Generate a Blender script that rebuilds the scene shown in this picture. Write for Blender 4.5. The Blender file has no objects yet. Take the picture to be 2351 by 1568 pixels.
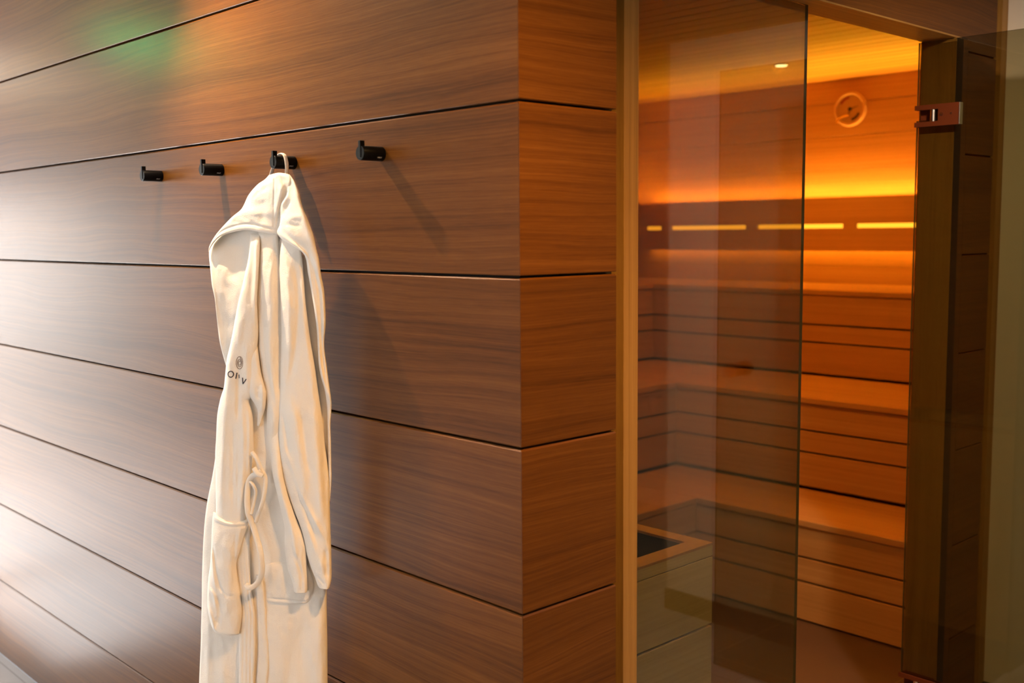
import bpy, bmesh, math, random
import numpy as np
from mathutils import Vector, Matrix, noise
random.seed(4)
S = bpy.context.scene
COL = S.collection
# ------------------------------------------------------------------ camera
F_PX, PITCH, ROLL, YAW = 2457.0, -0.10007034, -0.00849621, 0.8160244
CX, CY, CZ = 1.33088856, -1.27195813, 1.57183724
fw = Vector((-math.sin(YAW)*math.cos(PITCH), math.cos(YAW)*math.cos(PITCH), math.sin(PITCH)))
r0 = Vector((math.cos(YAW), math.sin(YAW), 0)); u0 = r0.cross(fw)
rr = r0*math.cos(ROLL)+u0*math.sin(ROLL); uu = -r0*math.sin(ROLL)+u0*math.cos(ROLL)
cd = bpy.data.cameras.new('camera'); cam = bpy.data.objects.new('camera', cd); COL.objects.link(cam)
cam.matrix_world = Matrix(((rr.x,uu.x,-fw.x,CX),(rr.y,uu.y,-fw.y,CY),(rr.z,uu.z,-fw.z,CZ),(0,0,0,1)))
cd.sensor_width = 36; cd.lens = F_PX/2351*36; cd.clip_start = .05
cd.dof.use_dof = True; cd.dof.focus_distance = 2.45; cd.dof.aperture_fstop = 3.3
S.camera = cam
# ------------------------------------------------------------------ materials
class NT:
    def __init__(s, name):
        s.m = bpy.data.materials.new(name); s.m.use_nodes = True; s.t = s.m.node_tree; s.t.nodes.clear()
        s.out = s.n('ShaderNodeOutputMaterial')
    def n(s, typ, **kw):
        nd = s.t.nodes.new(typ)
        for k, v in kw.items():
            if k.startswith('i_'):
                k = k[2:]; k = int(k) if k.isdigit() else k
                nd.inputs[k].default_value = v
            else: setattr(nd, k, v)
        return nd
    def l(s, a, b): s.t.links.new(a, b)
    def math(s, op, a, b=None, c=None):
        nd = s.n('ShaderNodeMath', operation=op)
        for i, v in enumerate((a, b, c)):
            if v is None: continue
            if isinstance(v, (int, float)): nd.inputs[i].default_value = v
            else: s.l(v, nd.inputs[i])
        return nd.outputs[0]
    def pr(s, color, rough=.5, **kw):
        p = s.n('ShaderNodeBsdfPrincipled')
        if isinstance(color, tuple): p.inputs['Base Color'].default_value = (*color, 1)
        else: s.l(color, p.inputs['Base Color'])
        p.inputs['Roughness'].default_value = rough
        for k, v in kw.items():
            k = k.replace('_', ' ')
            if isinstance(v, (int, float, tuple)): p.inputs[k].default_value = v
            else: s.l(v, p.inputs[k])
        s.l(p.outputs[0], s.out.inputs[0]); return p

def simple(name, color, rough=.5, **kw):
    t = NT(name); t.pr(color, rough, **kw); return t.m

def wood(name, dark, mid, light, u='X', v='Z', pitch=.3, off=0., rough=.4, fine=1., cath=1., var=.25, spec=.5, bump=.12, seed=0., lines=1.):
    """grain runs along axis u; boards are stacked along axis v every `pitch` metres"""
    t = NT(name)
    tc = t.n('ShaderNodeTexCoord'); sx = t.n('ShaderNodeSeparateXYZ'); t.l(tc.outputs['Object'], sx.inputs[0])
    U, V = sx.outputs[u], sx.outputs[v]
    w = [a for a in 'XYZ' if a not in (u, v)][0]; W = sx.outputs[w]
    idx = t.math('FLOOR', t.math('DIVIDE', t.math('SUBTRACT', V, off), pitch))
    wn = t.n('ShaderNodeTexWhiteNoise', noise_dimensions='1D'); t.l(t.math('ADD', idx, 3.7+seed), wn.inputs['W'])
    rnd = wn.outputs['Value']
    def vec(a, b, c):
        cmb = t.n('ShaderNodeCombineXYZ')
        for i, q in enumerate((a, b, c)):
            if isinstance(q, (int, float)): cmb.inputs[i].default_value = q
            else: t.l(q, cmb.inputs[i])
        return cmb.outputs[0]
    Uo = t.math('MULTIPLY_ADD', rnd, 17.3, U)
    Vo = t.math('MULTIPLY_ADD', rnd, 9.1, t.math('ADD', V, t.math('MULTIPLY', W, .35)))
    n1 = t.n('ShaderNodeTexNoise', i_Scale=1., i_Detail=2., i_Roughness=.5)
    t.l(vec(t.math('MULTIPLY', Uo, 1.1), t.math('MULTIPLY', Vo, 4.5), 0.), n1.inputs['Vector'])
    warp = t.math('MULTIPLY', t.math('SUBTRACT', n1.outputs[0], .5), .07*cath)
    Vw = t.math('ADD', Vo, warp)
    rings = t.n('ShaderNodeTexNoise', i_Scale=1., i_Detail=3., i_Roughness=.6)
    t.l(vec(t.math('MULTIPLY', Uo, .35), t.math('MULTIPLY', Vw, 75.*fine), 0.), rings.inputs['Vector'])
    broad = t.n('ShaderNodeTexNoise', i_Scale=1., i_Detail=2.)
    t.l(vec(t.math('MULTIPLY', Uo, .8), t.math('MULTIPLY', Vw, 11.*fine), 2.), broad.inputs['Vector'])
    lf = t.n('ShaderNodeTexNoise', i_Scale=1., i_Detail=3., i_Roughness=.65)
    t.l(vec(t.math('MULTIPLY', Uo, 1.2), t.math('MULTIPLY', Vw, 260.*fine), 5.), lf.inputs['Vector'])
    sinw = t.math('MULTIPLY', t.math('SUBTRACT', lf.outputs[0], .5), 8.)
    pores = t.n('ShaderNodeTexNoise', i_Scale=1., i_Detail=2., i_Roughness=.7)
    t.l(vec(t.math('MULTIPLY', Uo, 14.), t.math('MULTIPLY', Vo, 420.), 0.), pores.inputs['Vector'])
    a = t.math('MULTIPLY', rings.outputs[0], .62)
    a = t.math('MULTIPLY_ADD', broad.outputs[0], .42, a)
    a = t.math('MULTIPLY_ADD', sinw, .045*lines, a)
    a = t.math('MULTIPLY_ADD', pores.outputs[0], .34, a)
    a = t.math('SUBTRACT', a, .19)
    ramp = t.n('ShaderNodeValToRGB'); t.l(a, ramp.inputs[0])
    e = ramp.color_ramp.elements
    e[0].position = .28; e[0].color = (*dark, 1); e[1].position = .76; e[1].color = (*light, 1)
    m = ramp.color_ramp.elements.new(.5); m.color = (*mid, 1)
    hs = t.n('ShaderNodeHueSaturation'); t.l(ramp.outputs[0], hs.inputs['Color'])
    t.l(t.math('MULTIPLY_ADD', rnd, var, 1-var/2), hs.inputs['Value'])
    bp = t.n('ShaderNodeBump', i_Strength=bump, i_Distance=.002); t.l(a, bp.inputs['Height'])
    rg = t.math('MULTIPLY_ADD', pores.outputs[0], .12, rough-.06)
    p = t.pr(hs.outputs[0], rough); t.l(rg, p.inputs['Roughness']); t.l(bp.outputs[0], p.inputs['Normal'])
    p.inputs['Specular IOR Level'].default_value = spec
    return t.m

def glass(name, tint, edge=(.02, .03, .022)):
    t = NT(name)
    geo = t.n('ShaderNodeNewGeometry')
    ior = t.math('MULTIPLY_ADD', geo.outputs['Backfacing'], 1/1.5-1.5, 1.5)
    fr = t.n('ShaderNodeFresnel'); t.l(ior, fr.inputs['IOR'])
    tr = t.n('ShaderNodeBsdfTransparent'); tr.inputs[0].default_value = (*[c**.5 for c in tint], 1)
    gl = t.n('ShaderNodeBsdfGlossy', i_Roughness=0.); gl.inputs[0].default_value = (1, 1, 1, 1)
    mx = t.n('ShaderNodeMixShader'); t.l(fr.outputs[0], mx.inputs[0]); t.l(tr.outputs[0], mx.inputs[1]); t.l(gl.outputs[0], mx.inputs[2])
    t.l(mx.outputs[0], t.out.inputs[0]); return t.m

D = dict
WA = D(dark=(.066,.022,.0036), mid=(.116,.041,.0060), light=(.174,.067,.0115))
M = {}
M['front'] = wood('walnut_brown_boards_lengthwise', lines=1.3, u='X', v='Z', rough=.34, spec=.1, **WA)
M['side'] = wood('walnut_brown_boards_crosswise', lines=1.3, u='Y', v='Z', rough=.42, spec=.15, seed=5., **WA)
M['frame'] = wood('pale_frame_wood_upright', (.23,.11,.022), (.33,.17,.035), (.41,.22,.055), u='Z', v='Y', pitch=5, rough=.5, fine=1.3, cath=.3, var=.0)
M['frame_h'] = wood('pale_frame_wood_crosswise', (.23,.11,.022), (.33,.17,.035), (.41,.22,.055), u='Y', v='X', pitch=5, rough=.5, fine=1.3, cath=.3, var=.0)
SA = D(dark=(.37,.185,.05), mid=(.46,.24,.07), light=(.53,.30,.10))
M['s_back'] = wood('sauna_boards_back', u='X', v='Z', pitch=.183, off=.094, rough=.55, cath=.5, var=.14, bump=.05, seed=2., **SA)
M['s_side'] = wood('sauna_boards_side', u='Y', v='Z', pitch=.183, off=.094, rough=.55, cath=.5, var=.14, bump=.05, seed=3., **SA)
M['s_ceil'] = wood('sauna_boards_ceiling', u='X', v='Y', pitch=.095, off=.005, rough=.6, cath=.3, var=.34, bump=.05, seed=7., **SA)
M['b_x'] = wood('bench_wood_lengthwise', u='X', v='Z', pitch=.1, rough=.5, cath=.3, var=.05, bump=.04, seed=1., **SA)
M['b_y'] = wood('bench_wood_crosswise', u='Y', v='Z', pitch=.1, rough=.5, cath=.3, var=.05, bump=.04, seed=4., **SA)
M['box'] = wood('pale_oak_cladding', (.52,.40,.20), (.62,.48,.26), (.70,.56,.33), u='Y', v='Z', pitch=.2, rough=.5, cath=.3, var=.05, bump=.04)
M['knobwood'] = simple('dark_turned_wood', (.10,.035,.015), .4)
M['gap'] = simple('black_gap', (.008,.005,.004), .8)
M['peg'] = simple('matt_black_metal', (.003,.003,.0035), .42, Specular_IOR_Level=.12)
M['pegtext'] = simple('pale_grey_print', (.55,.53,.5), .5)
M['steel'] = simple('brushed_steel', (.62,.60,.57), .22, Metallic=1.)
M['hinge'] = simple('brown_anodised_hinge_plate', (.10,.022,.006), .4, Specular_IOR_Level=.3)
M['stove'] = simple('dark_stove_metal', (.05,.04,.035), .4, Metallic=.6)
M['thread'] = simple('dark_navy_thread', (.035,.03,.045), .8)
M['bthread'] = simple('brown_thread', (.22,.13,.08), .8)
M['glass'] = glass('bronze_tinted_glass', (.42,.405,.27))
M['edge'] = simple('dark_green_glass_edge', (.07,.06,.025), .15)
M['clear'] = glass('clear_window_glass', (.92,.94,.95))
M['white_frame'] = simple('white_lacquer', (.75,.75,.74), .4)

def plaster():
    t = NT('white_plaster')
    tc = t.n('ShaderNodeTexCoord'); n = t.n('ShaderNodeTexNoise', i_Scale=60., i_Detail=4.)
    t.l(tc.outputs['Object'], n.inputs['Vector'])
    b = t.n('ShaderNodeBump', i_Strength=.08, i_Distance=.002); t.l(n.outputs[0], b.inputs['Height'])
    p = t.pr((.70,.66,.60), .75); t.l(b.outputs[0], p.inputs['Normal']); return t.m
M['plaster'] = plaster()

def tiles(name, base, grout, size, ox, oy, rough):
    t = NT(name)
    tc = t.n('ShaderNodeTexCoord'); mp = t.n('ShaderNodeMapping'); mp.inputs['Location'].default_value = (ox, oy, 0)
    t.l(tc.outputs['Object'], mp.inputs[0])
    br = t.n('ShaderNodeTexBrick', offset=0., i_Scale=1.); br.inputs['Brick Width'].default_value = size; br.inputs['Row Height'].default_value = size
    br.inputs['Mortar Size'].default_value = .003; br.inputs['Color1'].default_value = (*base, 1); br.inputs['Color2'].default_value = (*[c*.94 for c in base], 1)
    br.inputs['Mortar'].default_value = (*grout, 1); t.l(mp.outputs[0], br.inputs['Vector'])
    n = t.n('ShaderNodeTexNoise', i_Scale=5., i_Detail=6.); t.l(tc.outputs['Object'], n.inputs['Vector'])
    mx = t.n('ShaderNodeMix', data_type='RGBA', blend_type='MULTIPLY'); mx.inputs[0].default_value = .35
    t.l(br.outputs[0], mx.inputs[6]); t.l(n.outputs[0], mx.inputs[7])
    t.pr(mx.outputs[2], rough); return t.m
M['floor'] = tiles('pale_stone_tiles', (.42,.43,.46), (.25,.25,.26), .6, .1, .03, .28)
M['s_floor'] = tiles('brown_grey_tiles', (.13,.075,.045), (.2,.13,.08), .6, .38, .48, .4)

def cloth(name='cream_towelling'):
    t = NT(name)
    tc = t.n('ShaderNodeTexCoord')
    n = t.n('ShaderNodeTexNoise', i_Scale=420., i_Detail=3., i_Roughness=.7); t.l(tc.outputs['Object'], n.inputs['Vector'])
    n2 = t.n('ShaderNodeTexNoise', i_Scale=60., i_Detail=3.); t.l(tc.outputs['Object'], n2.inputs['Vector'])
    h = t.math('MULTIPLY_ADD', n2.outputs[0], .8, n.outputs[0])
    b = t.n('ShaderNodeBump', i_Strength=.5, i_Distance=.002); t.l(h, b.inputs['Height'])
    p = t.pr((.88,.83,.76), .95, Sheen_Weight=.25); p.inputs['Sheen Roughness'].default_value = .5
    p.inputs['Specular IOR Level'].default_value = .15
    t.l(b.outputs[0], p.inputs['Normal']); return t.m
M['cloth'] = cloth()

def emit(name, col, st):
    t = NT(name); e = t.n('ShaderNodeEmission', i_Strength=st); e.inputs[0].default_value = (*col, 1)
    t.l(e.outputs[0], t.out.inputs[0]); return t.m
LED_C = (1., .38, .045)
M['led'] = emit('amber_led', LED_C, 125.0)
M['led_low'] = emit('amber_led_soft', (1., .36, .02), 2.2)
M['led_under'] = emit('amber_led_under', (1., .36, .02), 25.)
M['lamp'] = emit('warm_lamp_lens', (1., .62, .30), 40.)
M['slamp'] = emit('small_sauna_lamp', (1., .7, .35), 6.)
M['green'] = emit('green_sign_light', (.12, 1., .30), 24.0)
# ------------------------------------------------------------------ mesh helpers
def box(bm, x0, x1, y0, y1, z0, z1, mi=0):
    v = [bm.verts.new((x, y, z)) for x in (x0, x1) for y in (y0, y1) for z in (z0, z1)]
    for f in ((0,1,3,2),(4,6,7,5),(0,4,5,1),(2,3,7,6),(0,2,6,4),(1,5,7,3)):
        fc = bm.faces.new([v[i] for i in f]); fc.material_index = mi
def obj(name, bm, mats, parent=None, smooth=False, bevel=0, segs=2):
    me = bpy.data.meshes.new(name)
    if isinstance(bm, bmesh.types.BMesh):
        bmesh.ops.recalc_face_normals(bm, faces=bm.faces[:]); bm.to_mesh(me); bm.free()
    else: me.from_pydata(*bm)
    o = bpy.data.objects.new(name, me); COL.objects.link(o)
    for m in (mats if isinstance(mats, (list, tuple)) else [mats]): me.materials.append(m)
    if smooth: me.polygons.foreach_set('use_smooth', [True]*len(me.polygons))
    if bevel:
        md = o.modifiers.new('bevel', 'BEVEL'); md.width = bevel; md.segments = segs; md.limit_method = 'ANGLE'
    if parent:
        o.parent = parent; o.matrix_parent_inverse = Matrix.Translation(-parent.location)
    return o
def cubes(name, boxes, mats, parent=None, bevel=0):
    bm = bmesh.new()
    for b in boxes: box(bm, *b)
    return obj(name, bm, mats, parent, bevel=bevel)
def struct(o): o['kind'] = 'structure'; return o
def thing(name, loc, label, cat, group=None):
    e = bpy.data.objects.new(name, None); COL.objects.link(e); e.location = loc; e.empty_display_size = .05
    e['label'] = label; e['category'] = cat
    if group: e['group'] = group
    return e
def tag(o, label, cat, group=None):
    o['label'] = label; o['category'] = cat
    if group: o['group'] = group
    return o
def cyl(bm, p0, p1, r0, r1=None, n=40, caps=True):
    r1 = r0 if r1 is None else r1
    p0, p1 = Vector(p0), Vector(p1); d = (p1-p0).normalized()
    a = d.orthogonal().normalized(); b = d.cross(a)
    A = [bm.verts.new(p0+(a*math.cos(i/n*math.tau)+b*math.sin(i/n*math.tau))*r0) for i in range(n)]
    B = [bm.verts.new(p1+(a*math.cos(i/n*math.tau)+b*math.sin(i/n*math.tau))*r1) for i in range(n)]
    for i in range(n): bm.faces.new((A[i], A[(i+1)%n], B[(i+1)%n], B[i]))
    if caps: bm.faces.new(A); bm.faces.new(B[::-1])
def sweep(pts, ra, rb=None, n=10, up=None):
    """tube along pts with an elliptic section; rb is the half size along `up`"""
    bm = bmesh.new(); rb = ra if rb is None else rb; pts = [Vector(p) for p in pts]; prev = None; rings = []
    for i, p in enumerate(pts):
        d = (pts[min(i+1, len(pts)-1)]-pts[max(i-1, 0)]).normalized()
        if up is not None: b = (Vector(up)-d*Vector(up).dot(d)).normalized()
        else:
            b = prev if prev is not None else d.orthogonal()
            b = (b-d*b.dot(d)).normalized(); prev = b
        a = d.cross(b)
        rings.append([bm.verts.new(p+a*ra*math.cos(k/n*math.tau)+b*rb*math.sin(k/n*math.tau)) for k in range(n)])
    for A, B in zip(rings, rings[1:]):
        for k in range(n): bm.faces.new((A[k], A[(k+1)%n], B[(k+1)%n], B[k]))
    bm.faces.new(rings[0]); bm.faces.new(rings[-1][::-1]); return bm
def spline(P, n):
    P = [Vector(p) for p in P]; out = []
    for i in range(len(P)-1):
        a, b, c, d = P[max(i-1,0)], P[i], P[i+1], P[min(i+2,len(P)-1)]
        for k in range(n):
            t = k/n; out.append(.5*((2*b)+(c-a)*t+(2*a-5*b+4*c-d)*t*t+(3*b-a-3*c+d)*t**3))
    return out+[P[-1]]

def boards(axis, a0, a1, face, depth, z0, z1, pitch, gap=.0045, ch=.003, sign=-1, offs=0., m0=0, m1=0):
    """horizontal boards: profile with a chamfered upper edge, extruded along axis. face = coordinate of the visible face"""
    bm = bmesh.new(); k = math.floor((z0-offs)/pitch+1e-6); 
    while offs+k*pitch < z1-1e-4:
        b = max(z0, offs+k*pitch); t = min(z1, offs+(k+1)*pitch)-gap; k += 1
        if t-b < .01: continue
        s = -sign
        prof = [(face, b+.0012), (face, t-ch), (face+s*ch, t), (face+s*depth, t), (face+s*depth, b), (face+s*.0012, b)]
        rows = []
        for a, mt in ((a0, m0), (a1, m1)):
            rows.append([bm.verts.new((a+mt*abs(f-face), f, z) if axis == 'X' else (f, a+mt*abs(f-face), z)) for f, z in prof])
        n = len(prof)
        for i in range(n): bm.faces.new((rows[0][i], rows[0][(i+1)%n], rows[1][(i+1)%n], rows[1][i]))
        bm.faces.new(rows[0]); bm.faces.new(rows[1][::-1])
    return bm

# ------------------------------------------------------------------ the setting
CE = 2.5
bm = boards('X', -6.0, -.0002, 0., .022, 0, CE, .3, m1=-1)
struct(obj('wall_front', bm, M['front']))
struct(cubes('wall_front_backing', [(-6.0, -.024, .0225, .12, 0, CE)], M['gap']))
bm = boards('Y', .0002, .250, 0., .022, 0, CE, .3, sign=1, m0=1)
struct(obj('wall_side', bm, M['side']))
struct(cubes('wall_side_backing', [(-.13, -.0225, .13, .246, 0, CE)], M['gap']))
XF = -.095; ZL = 2.13; YJ = 1.854; XB = -.201
# facade around the door, set back from the corner
bm = boards('Y', 1.933, 2.128, XF, .02, 0, 2.1, .3, sign=1)
box(bm, XF-.02, XF, 1.897, 1.932, 0, 2.13)
box(bm, XF-.02, XF-.0015, .30, 2.128, 2.1345, 2.41)
box(bm, XF-.02, XF-.0015, 1.933, 2.128, 2.1, 2.1335)
box(bm, XF-.02, XF-.0015, .30, 2.2, 2.4145, CE)
struct(obj('wall_facade', bm, M['side']))
struct(cubes('wall_facade_backing', [(-.215, XF-.021, 1.905, 2.2, 0, CE), (-.215, XF-.021, .26, 1.905, 2.175, CE), (-.215, XF-.03, .248, .378, 0, 2.175), (-.215,XF-.045,1.895,1.905,0,2.175)], M['gap']))
struct(cubes('trim_1', [(XF-.03, XF+.002, 2.158, 2.20, 0, CE)], M['frame']))
# door frame
struct(cubes('trim_2', [(XB, XF, .382, .427, 0, ZL)], M['frame'], bevel=.001))
struct(cubes('trim_3', [(XB, XF-.0, YJ, YJ+.038-.001, 0, ZL)], [M['frame']], bevel=.001))
struct(cubes('trim_4', [(XB, XF-.002, .382, YJ+.038, ZL, ZL+.042)], M['frame_h'], bevel=.001))
struct(cubes('shade_strip', [(XF-.004, XF+.0015, YJ+.0012, YJ+.0415, 0, ZL-.001)], M['gap']))  # flat black strip stands for the shaded gap beside the jamb
# plaster wall beyond the door, floor, ceilings, rest of the passage
struct(cubes('wall_back', [(XF-.12, 1.14, 2.201, 2.32, 0, 2.5)], M['plaster']))
struct(cubes('wall_back_room', [(1.14, 3.1, 3.5, 3.62, 0, 2.5), (1.02,1.14,2.32,3.5,0,2.5)], M['plaster']))
struct(cubes('baseboard_back', [(XF+.003, 1.14, 2.186, 2.2, 0, .085)], simple('grey_brown_baseboard', (.05,.035,.025), .5)))
struct(cubes('wall_right', [(3.0, 3.12, -3.2, 3.5, 0, 2.5)], M['plaster']))
struct(cubes('wall_rear', [(-6.0, -2.6, -3.2, -3.08, 0, 2.5), (.6, 3.0, -3.2, -3.08, 0, 2.5), (-2.6, .6, -3.2, -3.08, 2.2, 2.5)], simple('warm_grey_plaster', (.42,.34,.28), .8)))
struct(cubes('floor', [(-6.1, 3.12, -3.2, -.0001, -.1, 0), (0, 3.12, -.0001, 3.6, -.1, 0),(-.15,0,.25,2.2,-.1,0)], M['floor']))
struct(cubes('ceiling', [(-6.1, 3.12, -3.2, .12, 2.5, 2.6), (-.13, 3.12, .12, 3.6, 2.5, 2.6)], M['plaster']))
struct(cubes('ceiling_soffit', [(-.07, 3.0, .55, 3.5, 2.325, 2.4995)], simple('taupe_soffit_paint', (.22,.18,.15), .8)))
# left end with a tall window
WY0, WY1, WZ = -2.3, -.06, 2.36
struct(cubes('wall_left', [(-6.12, -6.0, WY1, .12, 0, 2.5), (-6.12, -6.0, -3.2, WY0, 0, 2.5), (-6.12, -6.0, WY0, WY1, WZ, 2.5)], M['plaster']))
wf = struct(cubes('window_1', [(-6.09, -6.03, WY0, WY0+.05, 0, WZ), (-6.09, -6.03, WY1-.05, WY1, 0, WZ), (-6.09, -6.03, WY0, WY1, WZ-.05, WZ), (-6.09, -6.03, WY0, WY1, 0, .04), (-6.09, -6.03, -1.20, -1.16, .04, WZ-.05), (-6.09, -6.03, WY0, WY1, 1.48, 1.53)], M['white_frame']))
obj('pane', cubes('tmp', [], M['clear']).data and (lambda b: (box(b, -6.065, -6.055, WY0+.05, WY1-.05, .04, WZ-.05), b)[1])(bmesh.new()), M['clear'], wf)
bpy.data.objects.remove(bpy.data.objects['tmp'])
wf = struct(cubes('added_window', [(-2.6, -2.55, -3.16, -3.1, 0, 2.2), (.55, .6, -3.16, -3.1, 0, 2.2), (-2.55, .55, -3.16, -3.1, 2.15, 2.2), (-2.55, .55, -3.16, -3.1, 0, .05), (-1.02, -.98, -3.16, -3.1, .05, 2.15)], M['white_frame']))  # added window behind the camera, gives soft fill on the robe
bm = bmesh.new(); box(bm, -2.55, .55, -3.135, -3.125, .05, 2.15); obj('pane', bm, M['clear'], wf)
# sauna shell
SX0, SX1, SY0, SY1, SC = -3.33, XB-.012, .13, 4.28, 2.42
struct(obj('wall_sauna_back', boards('X', SX0, SX1, SY1, .015, 0, SC, .183, gap=.003, ch=.002, offs=.094), M['s_back']))
struct(obj('wall_sauna_left', boards('Y', SY0, SY1, SX0, .015, 0, SC, .183, gap=.003, ch=.002, sign=1, offs=.094), M['s_side']))
struct(cubes('wall_sauna_shell', [(SX0-.1, SX1+.1, SY1+.0155, SY1+.1, 0, 2.6), (SX0-.1, SX0-.0155, SY0, SY1+.0155, 0, 2.6), (SX0-.1, -.22, .121, SY0, 0, 2.5), (SX1, -.2155, SY0+.0, .38, 0, 2.5), (SX1, XB-.014+.012, 2.2, SY1+.015, 0, 2.6)], M['s_side']))
struct(cubes('wall_sauna_front', [(-.225, -.216, .25, .38, 0, SC), (-.225, -.216, 1.9, 2.5, 0, SC), (-.225, -.216, .38, 1.9, 2.175, SC)], M['s_side']))
bm = bmesh.new(); y = SY1
while y > SY0+.02:
    box(bm, SX0, SX1, max(SY0, y-.088), y-.0, SC+.0, SC+.015); y -= .095
struct(obj('ceiling_sauna', bm, M['s_ceil']))
struct(cubes('ceiling_sauna_backing', [(SX0-.1, SX1, SY0, SY1+.1, SC+.0155, SC+.05)], M['gap']))
struct(cubes('floor_sauna', [(SX0-.1, -.15, SY0-.01, SY1+.1, -.1, 0)], M['s_floor']))

# ------------------------------------------------------------------ sauna benches (three L-shaped steps)
def bench(name, xr, yr, xl, yl, z, zb, label, grooves):
    """top L between riser planes (xr,yr) and the wall/next riser behind (xl,yl)"""
    t = thing(name, ((xl+SX1)/2, (yr+yl)/2, zb), label, 'bench', 'stepped wooden sauna benches')
    XE, YE = SX1-.02, 1.2
    g = .012
    bm = bmesh.new()
    box(bm, xl+g, XE, yr-.012, yl-g, z-.028, z)              # seat along the back
    obj('seat', bm, M['b_x'], t, bevel=.004)
    bm = bmesh.new(); box(bm, xl+g, xr+.012, YE, yr-.0135, z-.028, z)
    obj('seat', bm, M['b_y'], t, bevel=.004)
    zs = [z-.030]+grooves+[zb]
    bm = bmesh.new(); bm2 = bmesh.new()
    for a, b in zip(zs, zs[1:]):
        box(bm, xr-.02, XE, yr, yr+.02, b+.008, a-.001); box(bm2, xr-.02, xr, YE, yr-.0005, b+.008, a-.001)
    obj('riser', bm, M['b_x'], t, bevel=.002); obj('riser', bm2, M['b_y'], t, bevel=.002)
    bm = bmesh.new(); box(bm, xr-.04, XE, yr+.022, yr+.04, zb, z-.03); box(bm, xr-.04, xr-.0225, YE, yr+.022, zb, z-.03)
    obj('frame', bm, M['gap'], t)
bench('sauna_bench', -1.465, 2.458, -1.945, 2.928, .422, 0, 'lowest step of the wooden sauna benches, nearest the floor', [.262, .161])
bench('sauna_bench', -1.945, 2.928, -2.65, 3.61, .836, .422+.002, 'middle sauna bench, between the lowest step and the top bench', [.682, .583])
bench('sauna_bench', -2.65, 3.61, SX0, SY1, 1.276, .836+.002, 'top sauna bench under the slotted panel', [1.093, 1.001])
# backrest with light slots
t = thing('slotted_wall_panel', (-1.8, 4.19, 1.462), 'wooden panel with glowing amber slots above the top sauna bench', 'wall panel')
YBk = 4.19; zt, zs1, zs0, zb = 1.762, 1.6135, 1.589, 1.462
slots = [(-3.6, -3.063), (-2.985, -2.417), (-2.340, -1.774), (-1.697, -1.131), (-1.054, -.488)]
bm = bmesh.new(); X0, X1 = SX0+.09, SX1-.01
box(bm, X0, X1, YBk, YBk+.022, zs1, zt); box(bm, X0, X1, YBk, YBk+.022, zb, zs0)
ends = [X0]+[a for s in slots for a in s]+[X1]
for a, b in zip([s[1] for s in slots], [s[0] for s in slots[1:]]+[X1]): box(bm, a, b, YBk+.0005, YBk+.0215, zs0, zs1)
obj('board', bm, M['b_x'], t, bevel=.0015)
bm = bmesh.new(); box(bm, SX0+.068, SX0+.09, 1.3, YBk, zb, zt); obj('board', bm, M['b_y'], t)
for x in (-3.0, -2.2, -1.4, -.6): cubes('bracket', [(x, x+.03, YBk+.0225, SY1-.0005, zb+.02, zb+.07)], M['b_x'], t)
# LED strip behind the backrest
t = thing('light_strip', (-1.8, 4.24, 1.70), 'amber light strip hidden behind the top edge of the slotted sauna panel', 'light strip')
obj('channel', (lambda b: (box(b, SX0+.12, SX1-.03, YBk+.0225, YBk+.041, 1.732, 1.742), box(b, SX0+.12, SX1-.03, YBk+.0385, YBk+.041, 1.7425, 1.7535), b)[2])(bmesh.new()), M['steel'], t)
obj('diffuser', (lambda b: (box(b, SX0+.12, SX1-.03, YBk+.024, YBk+.038, 1.7422, 1.752), b)[1])(bmesh.new()), M['led'], t)
t = thing('light_strip', (-1.8, 4.236, 1.60), 'amber light strip glowing through the slots of the slotted sauna panel', 'light strip')
obj('diffuser', (lambda b: (box(b, SX0+.12, SX1-.03, 4.2325, 4.2365, 1.584, 1.619), b)[1])(bmesh.new()), M['led_low'], t)
obj('channel', (lambda b: (box(b, SX0+.12, SX1-.03, 4.2367, 4.240, 1.584, 1.619), b)[1])(bmesh.new()), M['steel'], t)
t = thing('light_strip', (-1.8, 4.23, 1.475), 'amber light strip under the lower edge of the slotted sauna panel', 'light strip')
obj('diffuser', (lambda b: (box(b, SX0+.12, SX1-.03, 4.222, 4.234, 1.468, 1.474), b)[1])(bmesh.new()), M['led_under'], t)
obj('channel', (lambda b: (box(b, SX0+.12, SX1-.03, 4.2125, 4.2218, 1.466, 1.480), b)[1])(bmesh.new()), M['steel'], t)
t = thing('light_strip', (-3.28, 2.8, 1.70), 'amber light strip along the left sauna wall, behind the side backrest', 'light strip')
obj('channel', (lambda b: (box(b, SX0+.05, SX0+.067, 1.35, YBk-.02, 1.732, 1.742), b)[1])(bmesh.new()), M['steel'], t)
obj('diffuser', (lambda b: (box(b, SX0+.052, SX0+.065, 1.35, YBk-.02, 1.7422, 1.752), b)[1])(bmesh.new()), M['led'], t)
# small ceiling lamp in the sauna
t = thing('ceiling_light', (-1.775, 3.55, SC-.008), 'small round glowing light in the sauna ceiling', 'ceiling light')
bm = bmesh.new(); cyl(bm, (-1.775, 3.55, SC-.006), (-1.775, 3.55, SC-.0005), .036, .040); obj('ring', bm, M['steel'], t)
bm = bmesh.new(); cyl(bm, (-1.775, 3.55, SC-.009), (-1.775, 3.55, SC-.0062), .027, .030); obj('lens', bm, M['slamp'], t)
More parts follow.
